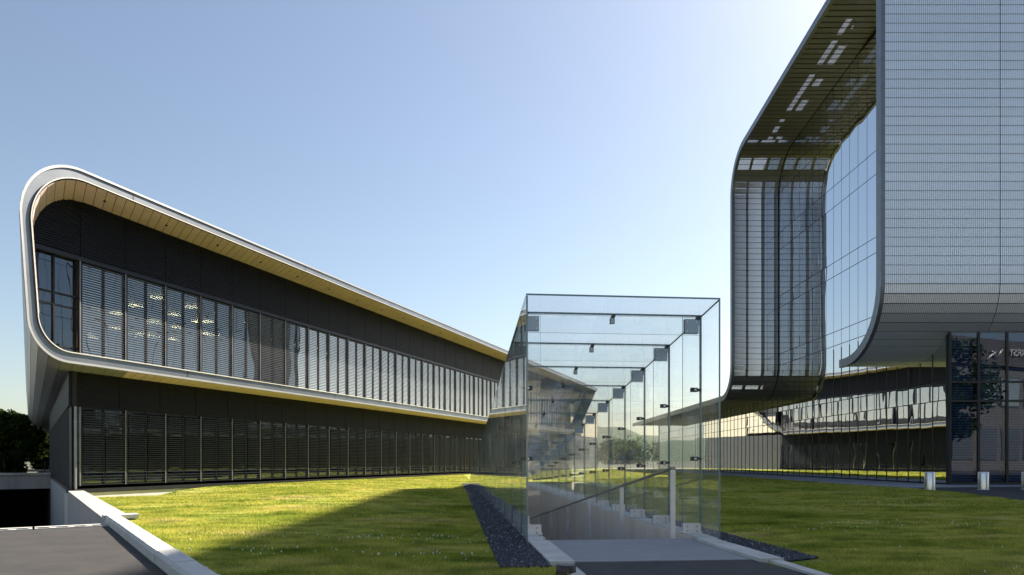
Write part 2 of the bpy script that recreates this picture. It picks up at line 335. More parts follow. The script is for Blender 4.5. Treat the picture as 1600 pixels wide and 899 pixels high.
mb = MB(); mb.box(KP(E_DRAIN+.9,-9.95,-6), E*60, P*.44, Z*6.06); build(mb, 'wall_core', M['wall_conc'], lw)
# garage and the bridge slab over the driveway
GE = KC+23
ga = thing('underground_garage', KP(GE,-4,-5), 'dark mouth of the underground garage below the concrete bridge', 'garage')
mb = MB(); mb.box(KP(GE+24,-9.5,-6), E*.3, P*9.5, Z*5.4); build(mb, 'back_wall', M['back'], ga)
mb = MB(); mb.box(KP(GE+6,-9.5,-.9), E*18, P*9.5, Z*.3); build(mb, 'ceiling', M['back'], ga)
mb = MB(); mb.box(KP(GE+1,-.06,-6), E*23, P*.05, Z*5.35); mb.box(KP(GE+1,-9.5,-6), E*23, P*.05, Z*5.35); build(mb, 'side_lining', M['back'], ga)
mb = MB(); mb.box(KP(GE+9,-8.1,-3.2), E*.2, P*.5, Z*.12); tag(build(mb, 'garage_lamp', M['lamp'], None, KP(GE+9,-8,-3.2)), 'tiny lit lamp inside the dark garage mouth', 'lamp')
bs = thing('concrete_bridge', KP(GE,-4,-.5), 'concrete bridge slab with a thin rail over the garage mouth', 'bridge')
mb = MB(); mb.box(KP(GE,-24,-.62), E*7, P*24, Z*.85); build(mb, 'deck', M['wall_conc'], bs)
mb = MB(); mb.box(KP(GE-.12,-24,.235), E*.4, P*24, Z*.12); build(mb, 'edge_beam', M['concrete'], bs)
for k in range(12):
    mb = MB(); mb.tube([KP(GE+.1,-.3-2*k,.35), KP(GE+.1,-.3-2*k,1.15)], .022, 6); build(mb, 'rail_post', M['postd'], bs)
mb = MB(); mb.tube([KP(GE+.1,-.2,1.15), KP(GE+.1,-23,1.15)], .025, 6); build(mb, 'hand_rail', M['postd'], bs)

# tunnel approach: asphalt path, landing, kerbs, gravel beds
mb = MB(); mb.poly([TP(-1.72,.30,.004), TP(-1.72,W-.34,.004), TP(-9,W+.55,.004), TP(-9,.05,.004)][::-1])
tag(build(mb, 'path', M['asphalt2']), 'dark asphalt path leading to the glass tunnel', 'path', kind='structure')
la = MB(); la.box(TP(-1.71,.30,-.3), RT*(W-.64), T*2.0, Z*.31); tag(build(la, 'landing', M['slab']), 'smooth grey concrete landing at the tunnel entrance', 'paving', kind='structure')
for nm, b0, fl, lb in (('kerb', .03, -.02, 'pale concrete edging along the left of the tunnel landing'), ('kerb', W-.34, .11, 'pale concrete edging along the right of the tunnel landing')):
    k_ = thing(nm, TP(-1, b0), lb, 'kerb')
    for a0, a1 in ((-1.9,.0),):
        mb = MB(); mb.box(TP(a0,b0,-.3), RT*.268, T*(a1-a0), Z*.345); build(mb, 'kerb_stone', M['concrete'], k_)
    for i in range(6):
        mb = MB(); a0 = -1.905-1.2*i; mb.box(TP(a0-1.19,b0+.1+fl*0+.045*0,-.3), RT*.13, T*1.185, Z*.33); build(mb, 'kerb_stone', M['concrete'], k_)
def gravel(name, label, quad, n):
    a, b, c, d = [np.array((q.x, q.y)) for q in quad]
    mb = MB(); mb.poly([Vector((*q, .006)) for q in (a, b, c, d)])
    g = thing(name, Vector((*((a+c)/2), 0)), label, 'gravel'); stuff(g)
    bed = build(mb, 'gravel_bed', M['asphalt2'], g)
    # many angular stones in one mesh
    u = rng.random(n)**1.6; v = rng.random(n)
    p = (a[None]*(1-u[:,None]) + d[None]*u[:,None])*(1-v[:,None]) + (b[None]*(1-u[:,None]) + c[None]*u[:,None])*v[:,None]
    s = rng.uniform(.008,.019,n)*(1+.5*u)
    base = np.array([(1,0,0),(-.4,.9,0),(-.5,-.85,0),(.1,.1,.9),(0,.1,-.8)])
    ang = rng.random(n)*6.28; ca, sa = np.cos(ang), np.sin(ang)
    sq = rng.uniform(.6,1.3,(n,5,3)); B = base[None]*sq
    X = B[...,0]*ca[:,None]-B[...,1]*sa[:,None]; Y = B[...,0]*sa[:,None]+B[...,1]*ca[:,None]
    vt = np.stack([X,Y,B[...,2]],-1)*s[:,None,None]; vt[...,0] += p[:,None,0]; vt[...,1] += p[:,None,1]; vt[...,2] += (.012+rng.random(n)*.012)[:,None]
    tri = np.array([(0,1,3),(1,2,3),(2,0,3),(1,0,4),(2,1,4),(0,2,4)])
    F = (tri[None]+5*np.arange(n)[:,None,None]).reshape(-1,3)
    o = np.array(WM[g.name].translation); me = fast_mesh('gravel_stones', vt.reshape(-1,3)-o, F, M['gravel'])
    stuff(put('gravel_stones', me, g, Matrix.Translation(Vector(o))))
def fast_mesh(name, v, f, mat):
    me = bpy.data.meshes.new(name); me.vertices.add(len(v)); me.vertices.foreach_set('co', np.asarray(v, np.float32).ravel())
    k = f.shape[1]; me.loops.add(f.size); me.loops.foreach_set('vertex_index', f.astype(np.int32).ravel())
    me.polygons.add(len(f)); me.polygons.foreach_set('loop_start', np.arange(0, f.size, k, dtype=np.int32)); me.polygons.foreach_set('loop_total', np.full(len(f), k, np.int32))
    me.materials.append(mat); me.update(calc_edges=True); return me
gravel('gravel_strip', 'dark blue gravel strip along the left glass wall of the tunnel', [TP(-2.05,-.5), TP(-2.05,.02), TP(23,.02), TP(23,-.38)], 26000)
gravel('gravel_strip', 'short dark gravel strip right of the tunnel entrance', [TP(-1.9,W-.05), TP(-1.7,W+.42), TP(23,W+.38), TP(23,W+.02)], 16000)
# forecourt and paved strip on the right
mb = MB(); fc = [(16.0,27.4),(15.5,24.3),(14.4,20.2),(13.3,16.5),(12.8,12),(12.8,-12),(60,-12),(60,30.9),(16,30.9)]
mb.poly([Vector((x,y,.006)) for x, y in fc][::-1]); tag(build(mb, 'forecourt', M['asphalt2']), 'dark asphalt forecourt before the mesh clad building', 'road', kind='structure')
mb = MB(); mb.poly([(15.6,30.9,.008),(19.7,30.9,.008),(19.7,95,.008),(15.6,95,.008)]); mb.poly([(15.85,27.4,.010),(26,29.4,.010),(26,30.9,.012),(15.6,30.9,.012)])
tag(build(mb, 'pavement', M['pave']), 'light grey pavement along the mirrored glass facade', 'pavement', kind='structure')

# ------------------------------------------------------------------ left building
LB = thing('office_building', C, 'long dark louvred office building wrapped in a rounded pale metal ribbon', 'building')
TE = 63.3; Z0, Z1 = 4.20, 10.52
def ribbon_loop(ins):
    """rounded outline of the ribbon in the facade plane (t, z), inset by ins"""
    pts = []; tl0, tl1 = -2.66+ins, -2.87+ins; rb, rt = 1.3-ins*.75, 2.0-ins*.6
    zb, zt = Z0+ins, Z1-ins
    def far(z): return 61.0+(z-Z0)/(Z1-Z0)*10.0-ins*1.6
    for t in np.linspace(far(zb), tl0+rb+.3, 40): pts.append((t, zb))
    for k in range(0, 13):
        a = -math.pi/2 - k/12*math.pi/2; pts.append((tl0+rb+rb*math.cos(a)*1.0, zb+rb+rb*math.sin(a)))
    for k in range(0, 17):
        a = math.pi - k/16*math.pi/2; pts.append((tl1+rt+rt*math.cos(a), zt-rt+rt*math.sin(a)))
    for t in np.linspace(tl1+rt+.3, far(zt), 44): pts.append((t, zt))
    return pts
LO, LI = ribbon_loop(0), ribbon_loop(.36); LM1, LM2 = ribbon_loop(.07), ribbon_loop(.33)
BD = 66.0
mb = MB()
f0 = lambda lp, e: [LF(t, e, z) for t, z in lp]
mb.strip(f0(LO,.0), f0(LO,BD), 1, True, True)                     # outer skin
mb.strip(f0(LO,-.03), f0(LM1,-.03), 1, True); mb.strip(f0(LO,.0), f0(LO,-.03), 1, True)
mb.strip(f0(LM1,-.03), f0(LM1,.02), 0, True)
mb.strip(f0(LM1,.02), f0(LM2,.02), 0, True, True)                 # fascia
mb.strip(f0(LM2,.02), f0(LM2,-.05), 2, True); mb.strip(f0(LM2,-.05), f0(LI,-.05), 2, True); mb.strip(f0(LI,-.05), f0(LI,OE+.4), 3, True, True)
mb.strip(f0(LO,BD), f0(LI,BD), 1, True); mb.strip(f0(LI,BD), f0(LI,BD-3), 1, True, True)
build(mb, 'roof_ribbon', [M['white'], M['clad'], M['lip'], M['back']], LB)
# vertical joints in the fascia
for t in (1.0, 10.5, 20, 29.5, 39, 48.5):
    mb = MB(); mb.box(LF(t,.012,Z1-.32), DL*.02, E*.006, Z*.24); mb.box(LF(t+2.4,.012,Z0+.08), DL*.02, E*.006, Z*.24); build(mb, 'fascia_joint', M['postd'], LB)
# soffit boards round the inside of the ribbon, one by one
def resample(pl, step):
    out = []; p = [Vector((a, b)) for a, b in pl]; acc = 0; i = 0; cur = p[0].copy(); out.append(cur.copy()); need = step
    for i in range(len(p)-1):
        d = p[i+1]-p[i]; Ls = d.length; pos = 0
        while Ls-pos >= need-1e-9:
            pos += need; out.append(p[i]+d*(pos/Ls)); need = step
        need -= Ls-pos
    return out
def board(q0, q1, e0, e1, th, inward):
    """thin board on the chord q0-q1 (facade coords) from depth e0 to e1"""
    d = (q1-q0); nn = Vector((-d.y, d.x)).normalized()*inward*th; g0 = q0+d*.035; g1 = q1-d*.035
    A = [LF(g0.x,e0,g0.y), LF(g1.x,e0,g1.y), LF(g1.x,e1,g1.y), LF(g0.x,e1,g0.y)]
    B = [LF(g0.x+nn.x,e0,g0.y+nn.y), LF(g1.x+nn.x,e0,g1.y+nn.y), LF(g1.x+nn.x,e1,g1.y+nn.y), LF(g0.x+nn.x,e1,g0.y+nn.y)]
    return A, B
inner = ribbon_loop(.362)[52:]                                    # up the left side, over the top
q = resample(inner, .372)
far_sof = MB(); cnt = 0
for i in range(len(q)-1):
    A, B = board(q[i], q[i+1], .05, OE+.3, .018, -1)
    if i < 205: mb = MB(); mb.hexa(A, B); build(mb, 'soffit_board', M['soffit'], LB)
    else: far_sof.hexa(A, B)
if far_sof.v: stuff(build(far_sof, 'far_soffit_boards', M['soffit'], LB))
for i in range(4, 150, 7):                                        # small downlights in the soffit
    p = q[i+6] if i+6 < len(q) else q[-1]
    if p.y > 9.6:
        mb = MB(); c = LF(p.x, 1.0, p.y-.05); mb.lathe(c, [(.05,0),(.05,.03)], 8); build(mb, 'soffit_lamp', M['postd'], LB)
# cladding boards under the ledge and round the lower left corner
outer = ribbon_loop(-.002)
lowq = resample(outer[::-1][len(outer)-70:], .40) if False else resample([p for p in outer[:60]][::-1], .40)
far_led = MB(); lowq = [p for p in lowq]
for i in range(len(lowq)-1):
    under = lowq[i].x < .6
    A, B = board(lowq[i], lowq[i+1], .05, (62.0 if under else OE+.2), .016, -1)
    if i < 90: mb = MB(); mb.hexa(A, B); build(mb, 'cladding_board', M['clad'] if under else M['soffit'], LB)
    else: far_led.hexa(A, B)
if far_led.v: stuff(build(far_led, 'far_ledge_boards', M['soffit'], LB))
# facade modules
MOD = 1.80; T0 = .29; WB, WT = 4.58, 8.04; LBt, LTt = .12, 2.97
bays = [T0+MOD*k for k in range(35)]
def window(t, z0, z1, w, first=False):
    mb = MB(); d = .05
    mb.box(LW(t-.05,-.12,z0), DL*.10, NL*.11, Z*(z1-z0), 1)                      # main post
    mb.box(LW(t-.06,-.01,z0), DL*.03, NL*.02, Z*(z1-z0), 0)                    # its bright nosing
    mb.box(LW(t+w/2-.02,-.12,z0), DL*.04, NL*.09, Z*(z1-z0), 1)
    mb.box(LW(t+.07,-.16,z1-.07), DL*(w/2-.10), NL*.1, Z*.07, 1); mb.box(LW(t+w/2+.03,-.16,z1-.07), DL*(w/2-.10), NL*.1, Z*.07, 1)
    mb.box(LW(t+.07,-.16,z0), DL*(w/2-.10), NL*.1, Z*.08, 1); mb.box(LW(t+w/2+.03,-.16,z0), DL*(w/2-.10), NL*.1, Z*.08, 1)
    o = build(mb, 'window', [M['post'], M['postd']], LB)
    for k in range(2):
        p = MB(); a = random.uniform(-.004,.004); t0 = t+.07+k*(w/2-.04); ww = w/2-.10
        p.hexa([LW(t0,-.11,z0+.08), LW(t0+ww,-.11+a,z0+.08), LW(t0+ww,-.09+a,z0+.08), LW(t0,-.09,z0+.08)], [LW(t0,-.11+a*.5,z1-.07), LW(t0+ww,-.11-a,z1-.07), LW(t0+ww,-.09-a,z1-.07), LW(t0,-.09+a*.5,z1-.07)])
        build(p, 'pane', M['gl'] if z0 > 3 else M['gl2'], o)
us, ls = MB(), MB()
for t in bays:
    window(t, WB, WT, MOD); window(t, LBt+.1, LTt, MOD)
    for k in range(2):
        t0 = t+.07+k*(MOD/2-.04); ww = MOD/2-.10
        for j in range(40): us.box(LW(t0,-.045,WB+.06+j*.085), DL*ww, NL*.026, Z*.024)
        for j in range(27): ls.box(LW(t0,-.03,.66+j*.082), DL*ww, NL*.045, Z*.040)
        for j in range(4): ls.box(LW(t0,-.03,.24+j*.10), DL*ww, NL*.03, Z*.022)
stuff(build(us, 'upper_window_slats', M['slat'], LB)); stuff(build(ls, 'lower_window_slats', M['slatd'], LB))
# clear corner bay
def low_left(z):
    rb = 1.3-.36*.75; zb = Z0+.36; tl = -2.66+.36
    if z < zb+rb: return tl+rb-math.sqrt(max(rb*rb-(zb+rb-z)**2, 0))+SH
    return tl+SH-.1*(z-zb-rb)/3
zs = list(np.linspace(Z0+.37, Z0+1.7, 12))+[WT]
mb = MB(); Fp = [LW(low_left(z)-.02,-.17,z) for z in zs]+[LW(.24,-.17,WT), LW(.24,-.17,Z0+.37)]
mb.poly(Fp[::-1]); mb.poly([p-NL*.02 for p in Fp]); mb.strip(Fp, [p-NL*.02 for p in Fp], closed=True); build(mb, 'corner_pane', M['glclear'], LB)
mb = MB()
mb.box(LW(-1.46,-.165,6.35), DL*1.70, NL*.05, Z*.05); mb.box(LW(-1.46,-.165,6.75), DL*1.70, NL*.05, Z*.05); mb.box(LW(-1.05,-.165,4.95), DL*1.29, NL*.05, Z*.05); mb.box(LW(-.62,-.163,Z0+.4), DL*.05, NL*.05, Z*(WT-Z0-.4)); mb.box(LW(-1.42,-.165,Z0+1.5), DL*.06, NL*.1, Z*(WT-Z0-1.5))
build(mb, 'corner_bay_frame', M['postd'], LB)
mb = MB(); mb.box(LW(-1.4,-.1,WT), DL*(TE+1.4), NL*.14, Z*.13); build(mb, 'window_head', M['slatd'], LB)
# louvre bands
def left_at(z):                                                   # inner edge of the ribbon at the wall plane
    zt, rt = Z1-.38, 2.0-.36*.6; tl = -2.87+.36
    if z > zt-rt:
        dz = z-(zt-rt); return tl+rt-math.sqrt(max(rt*rt-dz*dz, 0))+SH
    return tl+SH
ub = MB(); z = WT+.15
bk = [LW(left_at(zz)-.1,-.14,zz) for zz in np.linspace(WT,Z1-.37,14)] + [LW(69,-.14,Z1-.37), LW(67,-.14,WT)]
mb = MB(); mb.poly(bk[::-1]); build(mb, 'upper_backing', M['back'], LB)
while z < Z1-.42:
    ts = [left_at(z+.05)]+[t for t in bays if t > left_at(z+.05)+.2]+[65+(z-WT)*1.5]
    for i in range(len(ts)-1): ub.box(LW(ts[i]+.012,-.11+random.uniform(-.005,.005),z+random.uniform(-.002,.002)), DL*(ts[i+1]-ts[i]-.024), NL*.07, Z*.052)
    z += .083
stuff(build(ub, 'upper_louvres', M['dark'], LB))
mb = MB(); mb.box(LW(.0,-.2,LTt), DL*TE, NL*.08, Z*(Z0-LTt)); build(mb, 'lower_backing', M['back'], LB)
lb = MB(); z = LTt+.05
while z < Z0-.03:
    [lb.box(LW(t-.29+.012,-.11+random.uniform(-.005,.005),z), DL*(MOD-.024), NL*.08, Z*.050) for t in bays]; lb.box(C-NL*.11-P*.02+Z*z+E*.02, E*27, P*-.05, Z*.05); z += .080
stuff(build(lb, 'lower_louvres', M['dark'], LB))
# cream perforated end panels far along the upper storey
for k in range(4):
    mb = MB(); t0 = TE+.4+k*1.3; mb.box(LW(t0,-.12,WB), DL*1.27, NL*.06, Z*(WT+.3*k-WB)); build(mb, 'perforated_panel', M['lattice'], LB)
mb = MB(); mb.box(LW(TE+6,-6,4.3), DL*9, NL*5.8, Z*3.6); build(mb, 'cream_end_wall', M['cream'], LB)
mb = MB(); mb.box(LW(TE+.2,-6,0), DL*14.5, NL*5.8, Z*4.25); build(mb, 'end_wall', M['endp'], LB)
# end face along the driveway: upright panels, corner frame
for k in range(30):
    mb = MB(); e0 = .35+k*.88; mb.box(C+E*e0+Z*.12-P*.02, E*.80, P*-.05, Z*(LTt-.12)); mb.box(C+E*(e0+.80)+Z*.12-P*.02, E*.07, P*-.12, Z*(LTt-.12)); build(mb, 'end_panel', M['endp'], LB)
mb = MB(); mb.box(C+E*.0+P*-.02+Z*LTt, E*27, P*.12, Z*(Z0-LTt)); build(mb, 'end_backing', M['back'], LB)
mb = MB()
for a in (-.05, -.62): mb.box(LW(a*0+.02,.02+a*0,.1)+E*(-a-.05)*.6, DL*.055, NL*.055, Z*(LTt-.1))
for zz in (.12, 1.0, 1.95, 2.80): mb.box(LW(.02,.02,zz), E*.36, NL*.05, Z*.05)
build(mb, 'corner_frame', M['post'], LB)
mb = MB(); mb.box(LW(-.03,-.3,-.02), DL*TE, NL*.42, Z*.13); mb.box(C+Z*-.02-P*.12, E*27, P*.2, Z*.13); build(mb, 'base_beam', M['postd'], LB)
mb = MB(); mb.box(LW(.05,-.5,-1.6), DL*14, NL*.56, Z*1.57); build(mb, 'plinth', M['concrete'], LB)
# rooms behind the glass
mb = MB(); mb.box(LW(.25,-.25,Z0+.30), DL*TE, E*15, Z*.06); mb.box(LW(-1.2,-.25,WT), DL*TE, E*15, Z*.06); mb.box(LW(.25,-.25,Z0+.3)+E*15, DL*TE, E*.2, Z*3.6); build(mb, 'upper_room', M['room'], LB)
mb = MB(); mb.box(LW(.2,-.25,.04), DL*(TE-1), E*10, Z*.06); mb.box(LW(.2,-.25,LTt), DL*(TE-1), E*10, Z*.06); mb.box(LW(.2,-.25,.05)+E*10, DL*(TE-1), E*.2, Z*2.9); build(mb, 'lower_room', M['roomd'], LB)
mb = MB(); mb.poly([LF(t,BD-2,z) for t, z in LI][::-1]); build(mb, 'rear_wall', M['dark'], LB)
# furniture glimpses: partition panels
for t, nn, w, h in ((4.6,-5,1.2,2.0),(7.4,-6,1.6,1.1),(10.5,-5,.9,2.2),(14,-7,2,1.2),(19,-5,1.5,1.8)):
    mb = MB(); mb.box(LW(t,nn,.1), DL*w, NL*.08, Z*h); build(mb, 'room_partition', plain('partition', (.12,.17,.18), .6), LB)
lamps = [(495,452),(487,546),(627,405),(757,353),(732,500),(865,459),(884,541),(865,620),(978,411),(345,608),(650,583),(710,589),(1005,503),(1080,580),(1075,505)]
ORD = 'first second third fourth fifth sixth seventh eighth ninth tenth eleventh twelfth thirteenth fourteenth fifteenth'.split()
for li, (lx, ly) in enumerate(sorted(lamps)):
    u_, v_ = 60+lx/4.085, 380+ly/4.085; y = (7.88-H)*1067/(720-v_); x = (u_-800)*y/1067
    mb = MB(); mb.lathe((x,y,7.88), [(.05,0),(.26,.0),(.27,.05),(.02,.05)], 16, 0); me_o = thing('pendant_lamp', (x,y,7.88), 'glowing disc lamp behind the upper louvred windows, %s from the left' % ORD[li], 'lamp', 'disc lamps in the upper storey')
    build(mb, 'disc', M['lamp'], me_o); mb = MB(); mb.tube([(x,y,7.93),(x,y,WT)], .01, 5); build(mb, 'cord', M['postd'], me_o)

# ------------------------------------------------------------------ right building
XG, XE, YF, YG, YR = 19.7, 16.26, 30.25, 30.9, 50.6
RB = thing('mesh_clad_building', (XG, YG, 0), 'tall mirrored glass building wrapped in a curved ribbed metal mesh ribbon', 'building')
# mirrored side facade, pane by pane
lev = [.06, 3.85, 4.70, 8.10, 8.95, 12.35, 13.20, 16.60, 17.88, 20.85, 21.70, 24.2]
far_p = MB(); rest = MB()
cols = [YG+.08+.985*k for k in range(62)]
npane = 0
for k, y in enumerate(cols[:-1]):
    y1 = cols[k+1]
    for j in range(len(lev)-1):
        if y > YR+3 and lev[j] > 5: continue
        zt = min(lev[j+1], 5.96) if y > YR+3 else lev[j+1]
        a = random.uniform(-.0016,.0016); b2 = random.uniform(-.0016,.0016)
        A = [(XG+a,y+.02,lev[j]+.02), (XG+.03+a,y+.02,lev[j]+.02), (XG+.03-a,y1-.02,lev[j]+.02), (XG-a,y1-.02,lev[j]+.02)]
        B = [(XG+a+b2,y+.02,zt-.02), (XG+.03+a,y+.02,zt-.02), (XG+.03-a,y1-.02,zt-.02), (XG-a+b2,y1-.02,zt-.02)]
        if y < YR+12 and npane < 290:
            p = MB(); p.hexa(A, B); build(p, 'facade_pane', M['gr'], RB); npane += 1
        else: far_p.hexa(A, B)
stuff(build(far_p, 'far_facade_panes', M['gr'], RB))
mb = MB(); mb.abox(XG+.032,XG+.2,YG+.1,92,.0,6.05); mb.abox(XG+.032,XG+.2,YG+.1,YR+3.2,6.05,24); build(mb, 'facade_frame', M['black'], RB)
for k, y in enumerate(cols[1:44]):
    mb = MB(); mb.abox(XG-.022,XG-.004,y-.015,y+.015,.06,5.9 if y > 42 else 7.9); build(mb, 'mullion_fin', M['postd'], RB)
# front glazing with blinds
fx = [XG+.12+1.29*k for k in range(10)]; fl = [.08, 3.80, 4.66, 7.6]
for k in range(9):
    for j in range(3):
        x0, x1 = fx[k]+.05, fx[k+1]-.05
        p = MB(); p.abox(x0, x1, YG, YG+.02, fl[j]+.05, fl[j+1]-.05); o = build(p, 'front_pane', M['gf'], RB)
        if k < 4:
            bl = MB(); z = fl[j]+.1
            while z < fl[j+1]-.12: bl.abox(x0+.08, x1-.08, YG+.14, YG+.17, z, z+.075); z += .118
            stuff(build(bl, 'blind', M['blind'], o))
    mb = MB(); mb.abox(fx[k]-.05, fx[k]+.05, YG-.04, YG+.12, .05, 7.6); build(mb, 'front_mullion', M['black'], RB)
for z in fl:
    mb = MB(); mb.abox(XG+.17, fx[-1], YG-.03, YG+.10, z-.05, z+.05); build(mb, 'front_transom', M['black'], RB)
mb = MB(); mb.abox(XG+.02, XG+.069, YG-.06, YG+.1, 0, 7.6); mb.abox(XG+.21, 46, YG+.5, YG+.6, 0, 7.6); build(mb, 'front_backing', M['back'], RB)
mb = MB(); mb.abox(XG+.3, 46, YG+.7, 91, 0, 5.6); mb.abox(XG+.3, 46, YG+.7, YR-.5, 5.6, 22.5); build(mb, 'core', M['back'], RB)
mb = MB(); mb.abox(27, 62, 33, 54, 21, 40); build(mb, 'unseen_shade_block', M['shell'], RB)  # unseen block added behind the mesh front to cast shade over the foreground
# ribbon path in (y, z)
path = [(33.9,5.9)]
for k in range(0, 15): a = -math.pi/2 - k/14*math.pi/2; path.append((33.35+3.1*math.cos(a), 9.0+3.1*math.sin(a)))
for k in range(0, 13): a = math.pi - k/12*(math.pi/2); path.append((33.25+3.0*math.cos(a), 21.9+3.0*math.sin(a)))
for k in range(0, 13): a = math.pi/2 - k/12*(math.pi/2); path.append((47.7+2.9*math.cos(a), 20.6+2.9*math.sin(a)))
for k in range(0, 13): a = math.pi + k/12*(math.pi/2); path.append((52.9+2.3*math.cos(a), 8.2+2.3*math.sin(a)))
path.append((92,5.9))
rp = resample(path, .41)
def frame(i):
    a, b = rp[max(i-1,0)], rp[min(i+1,len(rp)-1)]; d = (b-a).normalized(); return d, Vector((-d.y, d.x))
ifront = max(i for i, p in enumerate(rp) if p.x < 33.0 and p.y > 15 and p.y < 24.6) if True else 0
iroof = max(i for i, p in enumerate(rp) if p.y > 20 and p.x < 47.9)
irear = max(i for i, p in enumerate(rp) if p.x < 53.0)
pw = 5.05
def panel_mesh(w, mat, inner=False):
    mb = MB(); mb.box((0,-.2,-.01), (w,0,0), (0,.396,0), (0,0,.02)); 
    mb.box((0,.178,.012), (w,0,0), (0,.012,0), (0,0,.005), 1)
    if inner: mb.box((0,.165,-.034), (w,0,0), (0,.03,0), (0,0,.022), 1)
    return mb.mesh('mesh_panel', [mat, M['shell'] if inner else M['rail']])
PF, PR = panel_mesh(pw, M['mesh']), panel_mesh(XG-XE-.24, M['mesh2'], True)
PF2 = panel_mesh(22, M['mesh'])
def pmat(i, off, x, flip=1):
    a, b = rp[i], rp[i+1]; d = (b-a).normalized(); nn = Vector((-d.y, d.x)); c = (a+b)/2 + nn*off
    m_ = Matrix(((1,0,0,x),(0,d.x*flip,nn.x,c.x),(0,d.y*flip,nn.y,c.y),(0,0,0,1)))
    return m_
npan = 0; restp = []
for i in range(len(rp)-1):
    if i <= ifront:
        for cidx in range(2): put('mesh_panel', PF, RB, pmat(i, .14, XE+.2+cidx*(pw+.04)))
        put('wide_mesh_panel', PF2, RB, pmat(i, .14, XE+.2+2*(pw+.04)))
    elif i <= irear:
        put('mesh_panel', PR, RB, pmat(i, -.10, XE+.2))
def sweep(mb, i0, i1, x0, x1, o0, o1, mi=0):
    A, B, C_, D = [], [], [], []
    for i in range(i0, i1+1):
        p = rp[i]; d, nn = frame(i); q0 = p+nn*o0; q1 = p+nn*o1
        A.append((x0,q0.x,q0.y)); B.append((x1,q0.x,q0.y)); C_.append((x1,q1.x,q1.y)); D.append((x0,q1.x,q1.y))
    mb.strip(A,B,mi,sm=True); mb.strip(B,C_,mi); mb.strip(C_,D,mi,sm=True); mb.strip(D,A,mi)
    mb.poly([A[0],B[0],C_[0],D[0]],mi); mb.poly([D[-1],C_[-1],B[-1],A[-1]],mi)
nlast = len(rp)-1
mb = MB(); sweep(mb, 0, nlast, XE-.02, XE+.17, -.20, .20); build(mb, 'edge_trim', M['trim'], RB)
mb = MB(); sweep(mb, 0, ifront+1, XE+.18, 44, -.14, -.08); build(mb, 'front_backing_sheet', M['shell'], RB)
mb = MB(); sweep(mb, irear, nlast, XE+.18, XG-.02, -.1, .12); build(mb, 'low_roof_sheet', M['shell'], RB)
# solid strips and ties above the roof gauze leave open slits
mb = MB(); ia, ib = ifront+1, iroof
sweep(mb, ia, ib, XE+.18, 17.88, .10, .16); sweep(mb, ia, ib, 18.25, 18.45, .10, .16); sweep(mb, ia, ib, 18.9, 44, .10, .16)
build(mb, 'roof_shell', M['shell'], RB)
for i in range(ia, ib-1, 1):
    k = (i-ia) % 11
    if k in (9, 10) or random.random() < .08 or (i-ia) < 3:
        mb = MB(); sweep(mb, i, i+1, 17.88, 18.25, .10, .15); build(mb, 'roof_tie', M['shell'], RB)
    if k in (3, 4, 9, 10) or (ib-i) < 9 or random.random() < .3:
        mb = MB(); sweep(mb, i, i+1, 18.45, 18.9, .10, .15); build(mb, 'roof_tie', M['shell'], RB)
mb = MB(); sweep(mb, ib, irear, 17.38, 17.55, .05, .2); sweep(mb, ib, irear, 18.55, 18.72, .05, .2); sweep(mb, ib, irear, 19.5, 19.66, .05, .2); build(mb, 'rear_post', M['shell'], RB)
mb = MB(); sweep(mb, ib+1, ib+4, XE+.18, XG, .08, .14); sweep(mb, ib+6, ib+8, XE+.18, XG, .08, .14); sweep(mb, irear-6, irear-4, XE+.18, XG, .08, .14); sweep(mb, irear-3, irear, XE+.18, XG, .08, .14); build(mb, 'rear_band', M['shell'], RB)
PR3 = panel_mesh(XG-XE-.24, M['mesh3'])
for i in range(ib+8, irear-6): put('outer_gauze_panel', PR3, RB, pmat(i, .22, XE+.2))

# ------------------------------------------------------------------ glass tunnel
GT = thing('glass_tunnel', TP(0,W/2), 'frameless glass tunnel with sloping roof over the descending ramp', 'glass tunnel')
D_ = 1.427; joints = [0.0] + [.70+D_*i for i in range(17)]; joints[-1] = 24.0
def wall_pane(b, a0, a1, zb):
    mb = MB(); g = .006
    mb.hexa([TP(a0+g,b,zb), TP(a1-g,b,zb), TP(a1-g,b,roofz(a1-g)-.004), TP(a0+g,b,roofz(a0+g)-.004)], [TP(a0+g,b+.024,zb), TP(a1-g,b+.024,zb), TP(a1-g,b+.024,roofz(a1-g)-.004), TP(a0+g,b+.024,roofz(a0+g)-.004)], 0, 1)
    build(mb, 'wall_pane', [M['gt'], M['gedge']], GT)
def bolt_plate(mb, a, b, z, s):
    mb.box(TP(a-.030,b-s/2,z-s/2), RT*s, T*.012, Z*s, 0); mb.box(TP(a+.018,b-s/2,z-s/2), RT*s, T*.012, Z*s, 0)
    for i in (-1,1):
        for j in (-1,1): mb.box(TP(a-.036,b+i*s*.33-.009,z+j*s*.33-.009), RT*.018, T*.006, Z*.018, 1)
for i in range(len(joints)-1):
    a0, a1 = joints[i], joints[i+1]
    wall_pane(0.0, a0, a1, .0); wall_pane(W-.024, a0, a1, .0)
    mb = MB(); g = .006; mb.hexa([TP(a0+g,0,roofz(a0+g)), TP(a0+g,W,roofz(a0+g)), TP(a1-g,W,roofz(a1-g)), TP(a1-g,0,roofz(a1-g))], [TP(a0+g,0,roofz(a0+g)+.024), TP(a0+g,W,roofz(a0+g)+.024), TP(a1-g,W,roofz(a1-g)+.024), TP(a1-g,0,roofz(a1-g)+.024)], 0, 1)
    build(mb, 'roof_pane', [M['gt'], M['gedge']], GT)
